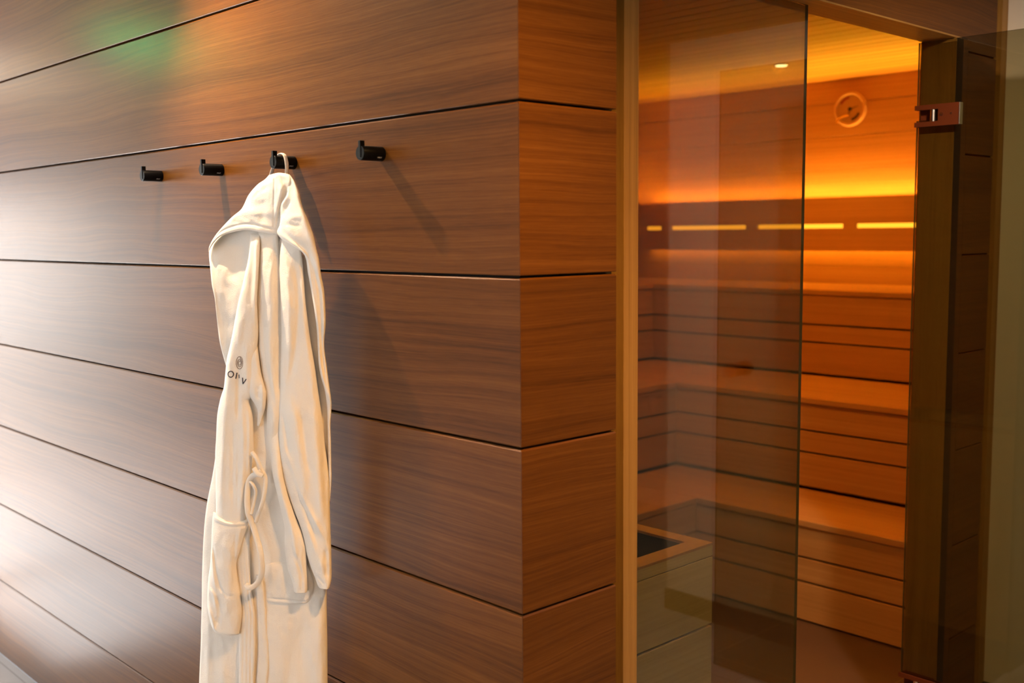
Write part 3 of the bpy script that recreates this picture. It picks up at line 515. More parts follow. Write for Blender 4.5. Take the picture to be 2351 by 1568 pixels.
# ------------------------------------------------------------------ the hooded robe
R={"xr":-0.55221,"L":{"body":[[[[-43.3,1606.9],[38.1,1605.2]],[[-53.5,1574],[45.9,1573.1]],[[-73.4,1518],[44.2,1518.6]],[[-89.7,1425.1],[63.5,1427.9]],[[-111.5,1301.8],[78,1309.3]],[[-124.9,1242],[84.5,1252.4]],[[-137.7,1201.9],[87,1214.6]],[[-143.8,1151.2],[87.6,1166.4]],[[-146.9,1103.4],[87.3,1120.8]],[[-156.6,1047.9],[86.9,1068.3]],[[-172.2,977.6],[84.4,1002.2]],[[-181.6,907.2],[82.8,935.8]],[[-188.3,819.4],[79.8,852.5]],[[-191.9,748.4],[78.2,785.1]],[[-195.4,695.2],[77.8,734.8]],[[-197.3,659.3],[77.5,700.9]],[[-204.9,561.9],[75.7,609]],[[-213.3,444.5],[73.8,498.6]],[[-222.2,317.2],[70.9,378.8]]],0,0.034,[150,110],[[[[-139.5,662],[-150.4,571],[-162.9,329.7]],14.29,0.01],[[[-175,888],[-175.7,737.5],[-189,428.4]],8.16,0.006],[[[-22.6,758.6],[-33.1,658.4],[-38.3,355.9]],22.45,0.007],[[[32.6,766.3],[21.4,686.5],[33,609.7],[22.5,388.8]],14.29,-0.006],[[[64.9,790],[57.4,672.5],[54.9,395.5]],16.33,0.008],[[[-0.6,722.5],[3.7,644.4],[-14.4,562],[-14.9,381]],9.18,-0.004],[[[-145.4,1039.1],[-156.7,939.6]],8.16,0.006],[[[21.9,706.2],[43.7,670.4],[19.2,607.4]],5.1,0.003]]],"hood_in_left":[[[[-71.8,1598],[2.3,1596.7]],[[-105.6,1584.1],[1.8,1582.8]],[[-130,1567.1],[-2.3,1566.2]],[[-145.1,1553.7],[-6.3,1553.3]],[[-148.9,1534.7],[-25,1534.8]],[[-145.6,1498.9],[-37,1499.7]],[[-142.6,1467.1],[-45.2,1468.4]],[[-137,1438.3],[-55.2,1439.6]],[[-133.7,1393.2],[-71.3,1394.7]],[[-129.7,1346.8],[-89.4,1348.1]],[[-123.3,1315.6],[-101.7,1316.4]],[[-119.1,1299.6],[-109.7,1299.9]],[[-116.6,1290.1],[-112.9,1290.3]]],0.016,0.008,[80,60],[[[[-146.5,1541.3],[-142.9,1480.2],[-134.3,1400.8],[-124,1320.3]],5.1,0.005],[[[-72.3,1569.5],[-97.2,1499.3],[-113,1424.7],[-121.1,1349]],22.45,-0.012],[[[-130.1,1517.7],[-111.6,1480.5],[-88.4,1471.5]],9.18,0.004],[[[-120.3,1555.5],[-128.4,1499],[-117.4,1434]],8.16,0.003],[[[-91.5,1555.4],[-116.3,1480.5]],8.16,0.003]]],"front_left":[[[[-58.1,1576],[-36.7,1575.8]],[[-62.9,1528.3],[-38.9,1528.3]],[[-74.3,1480.9],[-43,1481.3]],[[-85.1,1439.1],[-46.5,1439.8]],[[-91.4,1413],[-46.8,1413.8]],[[-100.9,1367.6],[-46.4,1369.1]],[[-108.5,1335.1],[-50.1,1337.1]],[[-115.5,1308.3],[-55.6,1310.6]],[[-120.1,1272.8],[-51.2,1275.9]],[[-123.7,1248.7],[-51.9,1252.2]],[[-130.1,1229.2],[-63.6,1232.7]],[[-133.3,1218.5],[-69.5,1221.9]],[[-140.2,1185.3],[-64,1189.9]],[[-144.3,1136.6],[-63.7,1142.1]],[[-147.5,1100.4],[-64.9,1106.6]],[[-148.1,1058.4],[-71.8,1064.7]],[[-149,1019.1],[-78.7,1025.4]],[[-150.4,967.9],[-84.1,974.4]],[[-151.4,925.3],[-90.2,931.8]]],0.026,0.034,[130,60],[[[[-89.6,1288.4],[-92.3,1236],[-95.1,1178.4]],4.59,-0.008],[[[-72.4,1359.9],[-73.3,1274.9],[-72.7,1237]],6.12,0.004],[[[-94.6,1387.5],[-106.5,1311.5],[-119.5,1234.6]],10.2,0.006],[[[-52.6,1569.3],[-55.3,1499.6],[-62,1425.6]],6.12,-0.005],[[[-45.1,1574],[-48.5,1481.2],[-53.1,1388.5]],4.08,0.005],[[[-114.1,1254],[-123.4,1176.7],[-132.5,1079.2],[-138.1,976]],7.14,0.006],[[[-105.1,1187.4],[-108.8,1081],[-111.5,973.6]],5.1,-0.005],[[[-86.4,1217.2],[-85.2,1140.7],[-90.2,1043.8],[-98.2,974.9]],6.12,0.006],[[[-71.8,1208.5],[-72.1,1141.6],[-78.3,1064.1]],3.57,0.004],[[[-96.7,1130.2],[-100.6,1042.9],[-104,969.5]],2.55,-0.003],[[[-80.1,1406.6],[-89.7,1340.5]],6.12,0.004]]],"front_fold":[[[[-67.2,1350.6],[-48.7,1340]],[[-71,1289.2],[-44.3,1290.3]],[[-74.1,1251.1],[-36.3,1253.9]],[[-69.1,1234.3],[-33.9,1240.8]],[[-55.1,1209.4],[-37.6,1210.4]],[[-53.9,1188.6],[-44.8,1187.2]],[[-56.3,1170.3],[-50.9,1167.8]]],[0.024,0.03,0.034,0.036,0.034,0.032,0.03],[0.026,0.026,0.024,0.02,0.016,0.014,0.012],[60,30],[[[[-41.4,1266.9],[-41.5,1233.8],[-46.2,1200.4]],4.08,0.006],[[[-51.8,1257],[-50.8,1228.6]],4.08,-0.005]]],"front_right":[[[[-41.1,1583.3],[1.8,1582.8]],[[-41,1555.3],[1,1555.1]],[[-41.2,1528.3],[1,1528.5]],[[-43.5,1496.9],[2.7,1497.3]],[[-46.9,1439.8],[4.6,1440.6]],[[-46.9,1369.1],[4.3,1370.5]],[[-46.6,1332.5],[3.3,1334.2]],[[-44.8,1304.4],[2.5,1306.3]],[[-39.9,1255.6],[1.1,1257.6]],[[-35.8,1210.5],[-0.2,1212.5]],[[-36.5,1158.3],[-3.6,1160.4]],[[-40.8,1105.5],[-3.3,1108.3]],[[-45.4,1047.6],[4.2,1051.9]],[[-52.8,989.1],[17.1,995.8]],[[-64.3,919.9],[28,929.9]],[[-77.5,858.7],[28.2,871.2]]],[0.02,0.02,0.02,0.02,0.02,0.02,0.02,0.02,0.02,0.02,0.02,0.016,0.012,0.008,0.006,0.006],[0.03,0.03,0.03,0.03,0.03,0.03,0.03,0.03,0.03,0.03,0.024,0.02,0.018,0.016,0.014,0.014],[140,60],[[[[-38.6,1573.9],[-40.3,1481.3],[-44,1388.8]],3.06,-0.004],[[[-24.4,1555.2],[-18.6,1444.8],[-23.8,1333.3],[-19.9,1220.8],[-28.9,1106.4]],9.18,0.01],[[[-4.4,1555.1],[-2.4,1445.1],[-3.9,1334],[-8.5,1240.3]],7.14,-0.008],[[[-37.1,1435.3],[-36,1351.6],[-29.2,1276.9],[-16.9,1202.1]],5.1,-0.006],[[[-24.1,1144.8],[-32.5,1048.7],[-37.2,951.9]],8.16,0.006],[[[-46.1,1086],[-51.9,1018.1],[-67.1,948.8]],6.12,-0.006],[[[-16.9,954],[-25.7,904.7],[-28.7,865.4]],8.16,-0.006],[[[-29.2,1518.2],[-32.6,1463]],5.1,0.003],[[[-7.1,1527.5],[-21.2,1481.5],[-24.6,1426.3]],6.12,0.004],[[[-14.1,1050.3],[-7.1,974.2],[-5.3,877.9]],9.18,-0.007]]],"pocket_right":[[[[-52.7,872.4],[39.4,883.1]],[[-52.3,823.4],[51.8,841.3]],[[-52.1,801.9],[50.7,815.2]],[[-51.6,788.1],[45.3,799]],[[-48,782.7],[33.2,787.7]]],0.02,0.016,[40,40],[[[[-53.3,790.9],[-3.1,794.5],[33.4,794.5],[45.4,804.8],[50.5,826.7]],2.55,-0.003],[[[-33.5,860],[-38.3,795.8]],5.1,0.004],[[[-15.1,857.3],[-16.9,796.6]],5.1,0.004],[[[7.3,840.6],[4.3,796.5]],5.1,0.003]]],"sleeve_inner":[[[[-18.3,1216.2],[-6.4,1216.9]],[[-29,1163.5],[-8,1164.9]],[[-30.1,1125.4],[-8.2,1127]],[[-26.6,1069.3],[-2.6,1067.5]],[[-18.4,1026],[7.8,1018.8]],[[-10,983.6],[21.9,973.3]],[[-5,953.3],[31.2,947.4]],[[-5.7,913.7],[37.6,918.4]],[[-1.9,869.6],[38.2,874.3]],[[5.6,845.3],[38.4,847.4]],[[9.7,827.3],[38.4,829]],[[10.8,816.8],[37.3,820.2]]],[0.014,0.022,0.028,0.034,0.034,0.034,0.034,0.034,0.034,0.034,0.034,0.034,0.034],[0.012,0.02,0.026,0.028,0.028,0.028,0.028,0.028,0.028,0.028,0.028,0.028,0.028],[100,44],[[[[-19.4,1116.6],[-13.8,1059.9],[-1.7,1003.5],[12.1,947.4],[17.3,870.9]],7.14,0.01],[[[3.7,907.9],[16.1,894.9],[26.2,862.3],[26.9,823.7]],4.08,-0.005],[[[7.8,922.9],[14.4,897.6]],4.08,-0.004],[[[34.1,920.9],[32.9,843.8]],4.08,-0.004],[[[-7.8,1108],[-2.8,1060.8],[10.1,1004.7]],3.06,-0.003]]],"sleeve_outer":[[[[8.6,1568.9],[45.4,1554.9]],[[3.2,1541.3],[46.5,1536.8]],[[1.2,1518.4],[47.7,1518.6]],[[0.1,1497.3],[48.9,1497.7]],[[0.6,1440.5],[50.8,1441.4]],[[0.7,1399.1],[54,1400.3]],[[-0.1,1357.4],[58.2,1359.1]],[[-3.7,1296.7],[66.3,1299.6]],[[-5.7,1257.3],[71.3,1251.8]],[[-10,1218.5],[75.6,1214]],[[-10.4,1176.1],[79.1,1179.8]],[[-11.8,1126.7],[82.4,1133.5]],[[-6.3,1067.2],[88,1075]],[[9.8,1008.5],[88.4,1019.6]],[[27.8,956.7],[88.5,969.6]],[[36.5,911.6],[88.8,926.9]],[[46.4,874.3],[88.6,884.1]],[[53.9,854.1],[88,858.3]],[[58.1,841.2],[85,843.6]],[[60.7,836.7],[82.2,837.5]]],0.03,[0.03,0.03,0.03,0.03,0.04,0.04,0.04,0.04,0.04,0.04,0.04,0.04,0.04,0.04,0.04,0.04,0.04,0.04,0.04,0.04],[170,70],[[[[13.8,1536.7],[17.8,1463.7],[13.9,1390.2],[18.9,1316.2]],9.18,0.008],[[[31.9,1518.5],[36.8,1445.7],[31.2,1372.2],[22.2,1307.1],[9.2,1259.9]],6.12,-0.009],[[[45.4,1500.4],[49.9,1409.4],[57.8,1308.5],[66,1216.2]],9.18,0.007],[[[-3.9,1212.3],[3.7,1160.9],[7.6,1109.2]],5.1,-0.008],[[[14.1,1241.4],[22.4,1185.6],[32.4,1092.1],[39.4,1016.9]],12.24,0.01],[[[-0.6,1137],[22.5,1058.2],[38.5,1016.8],[62.3,971.6],[75,942.5]],5.1,0.008],[[[5.8,1109],[25.7,1044.2],[44,988.8],[63.6,914.6]],6.12,-0.007],[[[58.7,1243.7],[62.5,1150.8],[67.2,1057.2],[75.7,973]],12.24,0.009],[[[78.4,1151.8],[78.3,1077],[81.3,983]],6.12,-0.006],[[[38.3,978.7],[56.6,923.4],[71.3,867.7]],8.16,0.007],[[[76.3,925.6],[78.2,859]],4.08,-0.005],[[[55.1,865.8],[72.6,846.8]],3.06,-0.003],[[[35.5,1205.2],[42.4,1130.6],[51.6,1074.8]],6.12,-0.005],[[[13.1,1427],[5.6,1352.9],[7.1,1278.5]],5.1,-0.004],[[[20.1,1482],[25.6,1427.2]],5.1,-0.004]]],"hood_in_right":[[[[43.8,1532.2],[58.6,1532.2]],[[46.2,1497.7],[60.3,1497.8]],[[49,1441.3],[66.5,1441.6]],[[54.2,1371.9],[73.5,1372.4]],[[62.3,1315.1],[76.4,1315.6]],[[67.7,1283.9],[80,1284.5]],[[71.3,1251.8],[87.1,1252.5]],[[76.7,1189],[90.8,1189.8]],[[81.5,1133.4],[92.1,1134.2]],[[84.1,1096.2],[91.1,1096.8]],[[86,1068.2],[90.5,1068.6]]],0.024,0.004,[80,14],[]],"hood_right":[[[[14.4,1701.5],[26.8,1699.8]],[[19.3,1685.7],[36.1,1684.7]],[[19.5,1660.9],[43.8,1662.5]],[[11,1647.4],[47.6,1644.1]],[[4.2,1630.9],[51.5,1627.6]],[[5.4,1610.5],[57.5,1611.1]],[[3.1,1593.9],[64.3,1591]],[[-1.9,1579.1],[70.2,1571.1]],[[7.6,1565.2],[74.6,1545.8]],[[28.5,1551.3],[78.4,1527.8]],[[45.8,1539.5],[80.5,1509.7]],[[54,1524.1],[83,1488.1]],[[56.8,1497.8],[87.1,1464.6]],[[61.9,1462.4],[88.8,1428.4]],[[66.9,1423.4],[88.6,1392]],[[71.7,1372.4],[85.1,1348]],[[72.9,1315.5],[89.2,1303.3]],[[76.9,1283.4],[92.3,1271.2]],[[84.5,1252.4],[95.9,1238.2]],[[88,1217.5],[96.5,1218]],[[88,1182.2],[93.7,1182.6]],[[87.9,1144.1],[93.8,1144.5]],[[87.6,1096.5],[93.3,1096.9]],[[87.4,1068.4],[93.1,1068.8]],[[85.8,1023.1],[89.1,1019.6]]],[0.03,0.034,0.038,0.042,0.046,0.05,0.05,0.05,0.05,0.05,0.05,0.048,0.048,0.048,0.048,0.04,0.04,0.04,0.04,0.034,0.034,0.034,0.034,0.034,0.034],[0.012,0.018,0.024,0.028,0.03,0.032,0.034,0.034,0.032,0.028,0.024,0.02,0.018,0.018,0.018,0.018,0.018,0.018,0.016,0.014,0.014,0.014,0.014,0.014,0.012],[220,40],[[[[22.7,1679.1],[19.2,1651.7],[5.2,1633.7]],5.1,0.01],[[[25.3,1646.8],[16.8,1630.5],[9.9,1610.4]],5.1,-0.007],[[[47,1609.5],[29.5,1609.9],[16.7,1599.2]],5.1,0.004],[[[2.1,1590.2],[26.3,1566],[52.1,1545.8],[66.7,1509.6]],5.1,-0.006],[[[-0.1,1579.1],[15.6,1566.1],[41.5,1544],[55,1525.9],[62.2,1473.3],[72.2,1391.6],[75.4,1309.2],[87.8,1245.2]],3.57,0.007],[[[33.2,1673.9],[42.6,1637],[55.2,1591.2],[67.7,1545.8]],6.12,0.005],[[[65.2,1518.7],[75.9,1464.4],[79.2,1391.8],[80.9,1318.6],[88.2,1263.7]],3.06,-0.006],[[[70.4,1518.7],[84.1,1446.4],[83.5,1355.3]],3.06,0.003],[[[11.2,1595.6],[46.5,1591.3]],4.08,-0.003]]],"hood_left":[[[[-15.5,1700.7],[5.5,1704.4],[26.8,1699.8]],[[-24.1,1691.9],[5.3,1695.7],[30.1,1689.6]],[[-41.2,1680.7],[0.3,1681.2],[29.6,1674.1]],[[-59.8,1659.8],[-13.9,1663.4],[23.8,1656.1]],[[-74.9,1631.6],[-28.5,1635.8],[14.2,1634.3]],[[-98.4,1612],[-76.1,1621],[-33.6,1620.8],[10.1,1617.8]],[[-129,1579.6],[-103.4,1601.4],[-79.1,1611.5],[-37.6,1610.6],[7.9,1603]],[[-145.6,1553.7],[-125.1,1579.5],[-93.8,1596.4],[-60.3,1600.6],[-32.5,1595.4],[3.8,1588.3]],[[-148.5,1538.5],[-130,1567.1],[-96,1580.6],[-63.5,1585],[-38.4,1580.5],[-0.3,1572.6]]],[0.03,0.034,0.036,0.036,0.036,0.038,0.038,0.038,0.036],[0.012,0.022,0.032,0.038,0.04,0.04,0.038,0.036,0.034],[110,110],[[[[-3.7,1699],[-5.6,1666.7],[-9.3,1573.6]],1.63,-0.0025],[[[5.4,1701.2],[13.9,1684.1],[18.7,1665.5],[8.8,1633.6],[3.6,1610.5],[-0.9,1582.8]],5.1,-0.01],[[[10.2,1679.8],[3.8,1647.7],[-2.7,1610.7]],6.12,0.006],[[[-32,1675.5],[-46.4,1663.9],[-71,1631.5]],10.2,0.005],[[[-11.7,1676.3],[-32.2,1668],[-56.3,1648.2]],5.1,-0.003],[[[-61.3,1640.7],[-43.2,1611.6],[-25.3,1588.7]],8.16,0.004],[[[-100.5,1605.2],[-81.2,1601],[-48.2,1596.6]],5.1,-0.003],[[[-140.7,1555.6],[-122.1,1580.5],[-92.9,1593.5],[-60.4,1597.8],[-34.4,1592.6],[1.8,1582.8]],2.24,-0.004],[[[-32.8,1649.2],[-28.3,1611.3],[-30.7,1592.5]],12.24,-0.006],[[[-71.5,1612.3],[-52.8,1600.5],[-34.4,1590.7]],5.1,-0.003],[[[-18.3,1699.9],[-7.5,1692.8],[5.4,1699.4],[19.5,1691.2]],4.08,0.004]]],"pocket_left":[[[[-156,972.3],[-128.9,964.1],[-100.4,964],[-78.2,966.2]],[[-158.6,953.2],[-129.5,946.3],[-105.7,946.8],[-82.1,949.2]],[[-161.1,924.3],[-130.4,922.6],[-90.3,926.9]],[[-163.1,894.3],[-131.3,894.8],[-99.9,896.4]],[[-167,854],[-137.4,857.5],[-108.5,865.8]],[[-172.6,820.3],[-138.6,824.5],[-106.8,830.5]],[[-175.3,787.9],[-139.7,792.5],[-102.3,795.3]],[[-176,755.6],[-141.1,752.3],[-100.7,757.8]],[[-171.2,726],[-137.3,724.7],[-103.4,732.5]],[[-164.1,706.8],[-138,703.5],[-108.1,705.9]]],0.034,0.036,[110,60],[[[[-157,958.3],[-129.3,952.2],[-100.8,953.2],[-80.9,956.2]],2.04,-0.003],[[[-158.7,909.7],[-152.1,850.8],[-143.9,811.9],[-130.8,798.6]],3.06,-0.006],[[[-161,899.5],[-159.9,849.9],[-153.7,805.7]],3.06,0.005],[[[-169.2,808.7],[-160,794.9],[-155.1,768.5]],4.08,0.007],[[[-174.6,767.9],[-165.9,738.9],[-161.1,709.3]],4.08,0.007],[[[-154.1,795.6],[-147.8,756.4],[-156.8,720]],5.1,-0.007],[[[-129.7,942.4],[-131.2,843.3],[-131.5,723.6]],12.24,0.005],[[[-105.8,944.8],[-112.6,885.1],[-110.5,806.2]],4.08,-0.004],[[[-95,955.7],[-103.8,920.5]],4.08,0.003],[[[-136.7,796.9],[-115.5,798.6]],3.06,-0.003],[[[-170.7,713],[-137.8,708.6],[-107.9,710.9]],1.84,-0.002]]],"placket_left":[[[[-95,955.7],[-78.1,957.4]],[[-103,915.7],[-78.8,918.3]],[[-111.3,880.3],[-79.5,884]],[[-107.3,816.5],[-79.7,820]],[[-102.6,757.5],[-74,761.4]],[[-108.1,706.9],[-74.2,711.8]],[[-110.7,671.4],[-74.8,676.9]],[[-114.3,577.1],[-81.6,582.6]],[[-119.2,462.2],[-86.2,468.4]],[[-124.3,337.8],[-91.1,344.7]]],0.034,0.012,[110,30],[[[[-101.8,896.2],[-99.6,817.5],[-95.3,748.6],[-100.4,678],[-113.5,340]],1.84,-0.003],[[[-92.6,916.8],[-93,818.3],[-87.6,749.7],[-91.8,679.3],[-104.8,341.9]],1.84,-0.003],[[[-85,917.6],[-86.3,819.2],[-81,750.6],[-84.2,680.4],[-97,343.5]],1.84,-0.003]]],"placket_right":[[[[-68.6,841.1],[-55.5,842.7]],[[-68.6,811.5],[-52.6,813.6]],[[-69.1,752.2],[-49.8,754.9]],[[-69.9,682.6],[-46.3,686.1]],[[-73.4,632.1],[-47.3,636.3]],[[-77.8,583.2],[-53,587.4]],[[-83.3,469],[-57.5,473.9]],[[-88.2,345.4],[-61.2,351]]],0.026,0.01,[90,20],[[[[-63.6,822],[-63.9,752.9],[-64.2,683.4],[-77.6,347.6]],1.63,-0.002]]]},"T":{"belt_a":[[[-67.3,1117],[-57.6,1102.3],[-49.9,1081.8],[-41.3,1061.4],[-45.1,1026.5],[-52.4,1000.7],[-59.6,980.7],[-64.7,964.6]],4.29,0.056],"belt_b":[[[-49.1,1078],[-59.5,1071.4],[-69,1064.9],[-76.9,1049.7],[-80.7,1020.4],[-79.9,986.5],[-72.3,961.9],[-63.9,931.6],[-56.5,901.2],[-54.9,862.3],[-61.2,839],[-72.9,824.8],[-83.4,821.5],[-89.8,826.6]],6.12,0.06],"belt_c":[[[-73.1,1053],[-66.8,1045.8],[-62.6,1031.7],[-67.1,1007.1],[-73.5,982.2]],3.27,0.058],"belt_d":[[[-64.6,1084.5],[-57.6,1073.5],[-46.6,1068.7]],5.1,0.064]},"M":{"spiral":[[-84.6,1319.4],[-83.3,1318.1],[-82.2,1316.2],[-81.3,1313.8],[-80.8,1311.1],[-80.6,1308.2],[-80.7,1305.3],[-81.1,1302.3],[-81.9,1299.7],[-82.9,1297.3],[-84.1,1295.4],[-85.5,1294],[-87,1293.2],[-88.5,1293.1],[-90,1293.6],[-91.3,1294.7],[-92.5,1296.4],[-93.4,1298.5],[-94.1,1301.1],[-94.4,1303.8],[-94.4,1306.7],[-94.1,1309.6],[-93.4,1312.3],[-92.5,1314.7],[-91.4,1316.8],[-90.1,1318.3],[-88.6,1319.2],[-87.2,1319.6],[-85.7,1319.3],[-85.1,1315.9],[-84.1,1314.7],[-83.4,1313.1],[-82.9,1311.3],[-82.6,1309.2],[-82.6,1307.1],[-82.8,1305],[-83.2,1303.1],[-83.9,1301.3],[-84.6,1299.9],[-85.5,1298.7],[-86.5,1298],[-87.5,1297.7],[-88.5,1297.9],[-89.4,1298.4],[-90.2,1299.3],[-90.8,1300.6],[-91.3,1302],[-91.6,1303.7],[-91.7,1305.4],[-91.6,1307.1],[-91.3,1308.8],[-90.8,1310.3],[-90.2,1311.5],[-89.5,1312.5],[-88.7,1313.2],[-87.9,1313.5],[-87.1,1313.5],[-86.4,1313.2],[-85.7,1312.5],[-85.2,1311.6],[-84.8,1310.5],[-84.5,1309.2],[-84.4,1307.9],[-84.4,1306.5],[-84.6,1305.2],[-84.9,1304],[-85.4,1303],[-85.9,1302.2],[-86.5,1301.6],[-87.1,1301.3],[-87.7,1301.2],[-88.3,1301.4],[-88.8,1301.8],[-89.2,1302.5],[-89.6,1303.3],[-89.8,1304.2],[-89.9,1305.2],[-89.9,1306.2],[-89.8,1307.1],[-89.5,1308],[-89.2,1308.8],[-88.9,1309.4],[-88.5,1309.8],[-88.1,1310.1],[-87.6,1310.1],[-87.2,1310],[-86.9,1309.7],[-86.6,1309.3],[-86.4,1308.8],[-86.2,1308.2]],"O":[[-100.8,1281.8],[-101.1,1280.1],[-101.7,1278.6],[-102.7,1277.2],[-103.9,1276.2],[-105.3,1275.5],[-106.8,1275.2],[-108.3,1275.4],[-109.7,1275.9],[-110.9,1276.9],[-111.8,1278.1],[-112.3,1279.6],[-112.4,1281.3],[-112.2,1282.9],[-111.5,1284.4],[-110.6,1285.8],[-109.3,1286.8],[-107.9,1287.5],[-106.4,1287.8],[-104.9,1287.7],[-103.5,1287.1],[-102.4,1286.1],[-101.5,1284.9],[-100.9,1283.4],[-100.8,1281.8]],"I":[[-93.6,1284.8],[-96.5,1272]],"stroke":[[-89.5,1280.8],[-89.5,1273.2]],"V":[[-82.2,1274.9],[-81.9,1261.7],[-74.7,1272.4]]}}

VX, VY = .86014, -.51008; RX, RY = .51008, .86014
X0, Y0, XR = -.71, -.045, R['xr']
def smst(a, b, t): t = np.clip((t-a)/(b-a), 0, 1); return t*t*(3-2*t)
def base_d(s, z):
    k = .5+(.15-.5)*smst(1.4, 1.68, z)
    # depth toward the viewer side so that y = -.03 - k*(XR-x)
    return (Y0+RY*s+.03+k*(XR-X0)-k*RX*s)/(-VY+k*VX)
def place(s, z, h):
    d = base_d(s, z)+h
    return np.stack([X0+RX*s+VX*d, Y0+RY*s+VY*d, z], -1)
def segdist(P, pts):
    best = np.full(P.shape[:-1], 9.); par = np.zeros(P.shape[:-1]); L = [0]
    pts = np.array(pts)
    for a, b in zip(pts, pts[1:]): L.append(L[-1]+np.linalg.norm(b-a))
    for i, (a, b) in enumerate(zip(pts, pts[1:])):
        ab = b-a; l2 = ab@ab; t = np.clip(((P-a)@ab)/l2, 0, 1)
        d = np.linalg.norm(P-(a+t[..., None]*ab), axis=-1); m = d < best
        best = np.where(m, d, best); par = np.where(m, (L[i]+t*math.sqrt(l2))/L[-1], par)
    return best, par
def smooth_poly(p):
    return [tuple(v)[:2] for v in spline([(a/1000, b/1000, 0) for a, b in p], 5)] if len(p) > 2 else [(a/1000, b/1000) for a, b in p]
def fold_h(P, folds):
    h = np.zeros(P.shape[:-1])
    for pts, w, amp in folds:
        d, t = segdist(P, smooth_poly(pts)); w = w/1000
        e = np.minimum(1, np.minimum(t, 1-t)/.18+.12)
        h += amp*np.exp(-(d/w)**2)*e
    return h
def resample(A, n):
    """catmull-rom along the first axis"""
    A = np.array(A, float); k = len(A); out = []
    for j in range(n):
        x = j/(n-1)*(k-1); i = min(int(x), k-2); t = x-i
        a, b, c, d = A[max(i-1,0)], A[i], A[i+1], A[min(i+2,k-1)]
        m1 = (c-a)/2; m2 = (d-b)/2
        out.append((2*t**3-3*t*t+1)*b+(t**3-2*t*t+t)*m1+(-2*t**3+3*t*t)*c+(t**3-t*t)*m2)
    return np.array(out)
def nfield(P, sc, sz, seed):
    f = np.zeros(P.shape[:-1])
    for i in range(P.shape[0]):
        for j in range(P.shape[1]):
            f[i, j] = noise.noise((P[i, j, 0]*sc+seed, P[i, j, 1]*sz, seed*1.7))
    return f
def cloth_layer(name, data, parent, seed, rim=False, capz=True):
    rows, h0, H, (nv, nu), folds = data
    m = max(len(r) for r in rows)
    rows = [resample([(a/1000, b/1000) for a, b in r], 9) for r in rows]
    G = resample(rows, nv)                                  # nv,9,2
    # parameterise u with cosine spacing
    G = np.stack([resample(r, 161) for r in G])
    u = .5-.5*np.cos(np.linspace(0, math.pi, nu)); u = .55*u+.45*np.linspace(0, 1, nu)
    idx = u*160; i0 = np.minimum(idx.astype(int), 159); fr = (idx-i0)[None, :, None]
    P = G[:, i0]*(1-fr)+G[:, i0+1]*fr
    h0 = resample(np.array(h0 if isinstance(h0, list) else [h0]*2)[:, None], nv)
    H = resample(np.array(H if isinstance(H, list) else [H]*2)[:, None], nv)
    bul = (1-np.abs(2*u-1)**2.6)**(1/2.2)
    v = np.linspace(0, 1, nv)
    ev = np.minimum(1, np.minimum(v, 1-v)*nv/3.5)**.5 if capz else np.ones(nv)
    edge = np.minimum(1, bul*1.6)*ev[:, None]
    w = nfield(P, 26, 9, seed)*.0040+nfield(P, 75, 34, seed+3)*.0028+nfield(P, 150, 80, seed+9)*.0009
    h = h0+.85*H*bul[None]*(.25+.75*ev[:, None])+(fold_h(P, folds)*.72+w*.7)*edge
    F = place(P[..., 0], P[..., 1], h)
    hb = h0-.004-.010*bul[None]*ev[:, None]
    B = place(P[..., 0], P[..., 1], hb)
    B[..., 1] = np.minimum(B[..., 1], -.004)
    F[..., 1] = np.minimum(F[..., 1], -.006)
    V = np.concatenate([F.reshape(-1, 3), B.reshape(-1, 3)]) - np.array(parent.location)
    o = nv*nu; fs = []
    for i in range(nv-1):
        for j in range(nu-1):
            a = i*nu+j; fs.append((a, a+nu, a+nu+1, a+1)); fs.append((o+a, o+a+1, o+a+nu+1, o+a+nu))
    for i in range(nv-1):
        a = i*nu; fs.append((a, o+a, o+a+nu, a+nu)); a = i*nu+nu-1; fs.append((a, a+nu, o+a+nu, o+a))
    for j in range(nu-1):
        fs.append((j, j+1, o+j+1, o+j)); a = (nv-1)*nu+j; fs.append((a, o+a, o+a+1, a+1))
    ob = obj(name, (V.tolist(), [], fs), M['cloth'], None, smooth=True)
    ob.parent = parent
    SURF[name+str(seed)] = (P.reshape(-1, 2), h.reshape(-1))
    return ob
SURF = {}
def surf_h(key, s, z):
    P, h = SURF[key]; d = (P[:, 0]-s)**2+(P[:, 1]-z)**2; i = np.argsort(d)[:6]; w = 1/(d[i]+1e-9)
    return float((h[i]*w).sum()/w.sum())
robe = thing('bathrobe', (-.71, -.045, 1.70), 'cream hooded towelling bathrobe hanging by its loop from the third peg', 'bathrobe')
L = R['L']
body = cloth_layer('body', L['body'], robe, 1, capz=False)
fl = cloth_layer('front_panel', L['front_left'], robe, 2)
cloth_layer('front_fold', L['front_fold'], robe, 3).parent = robe
cloth_layer('front_panel', L['front_right'], robe, 4)
cloth_layer('pocket', L['pocket_right'], robe, 5)
cloth_layer('sleeve', L['sleeve_inner'], robe, 6)
cloth_layer('sleeve', L['sleeve_outer'], robe, 7)
hood = cloth_layer('hood', L['hood_left'], robe, 8)
cloth_layer('hood_side', L['hood_right'], robe, 9)
cloth_layer('hood_lining', L['hood_in_left'], robe, 10)
cloth_layer('hood_lining', L['hood_in_right'], robe, 11)
cloth_layer('pocket', L['pocket_left'], robe, 12)
cloth_layer('hem_band', L['placket_left'], robe, 13, capz=False)
cloth_layer('hem_band', L['placket_right'], robe, 14, capz=False)
def shift(bm, o): bmesh.ops.translate(bm, verts=bm.verts[:], vec=-Vector(o.location)); return bm
def robe_part(name, bm, mat, smooth=True):
    shift(bm, robe); o = obj(name, bm, mat, None, smooth=smooth); o.parent = robe; return o
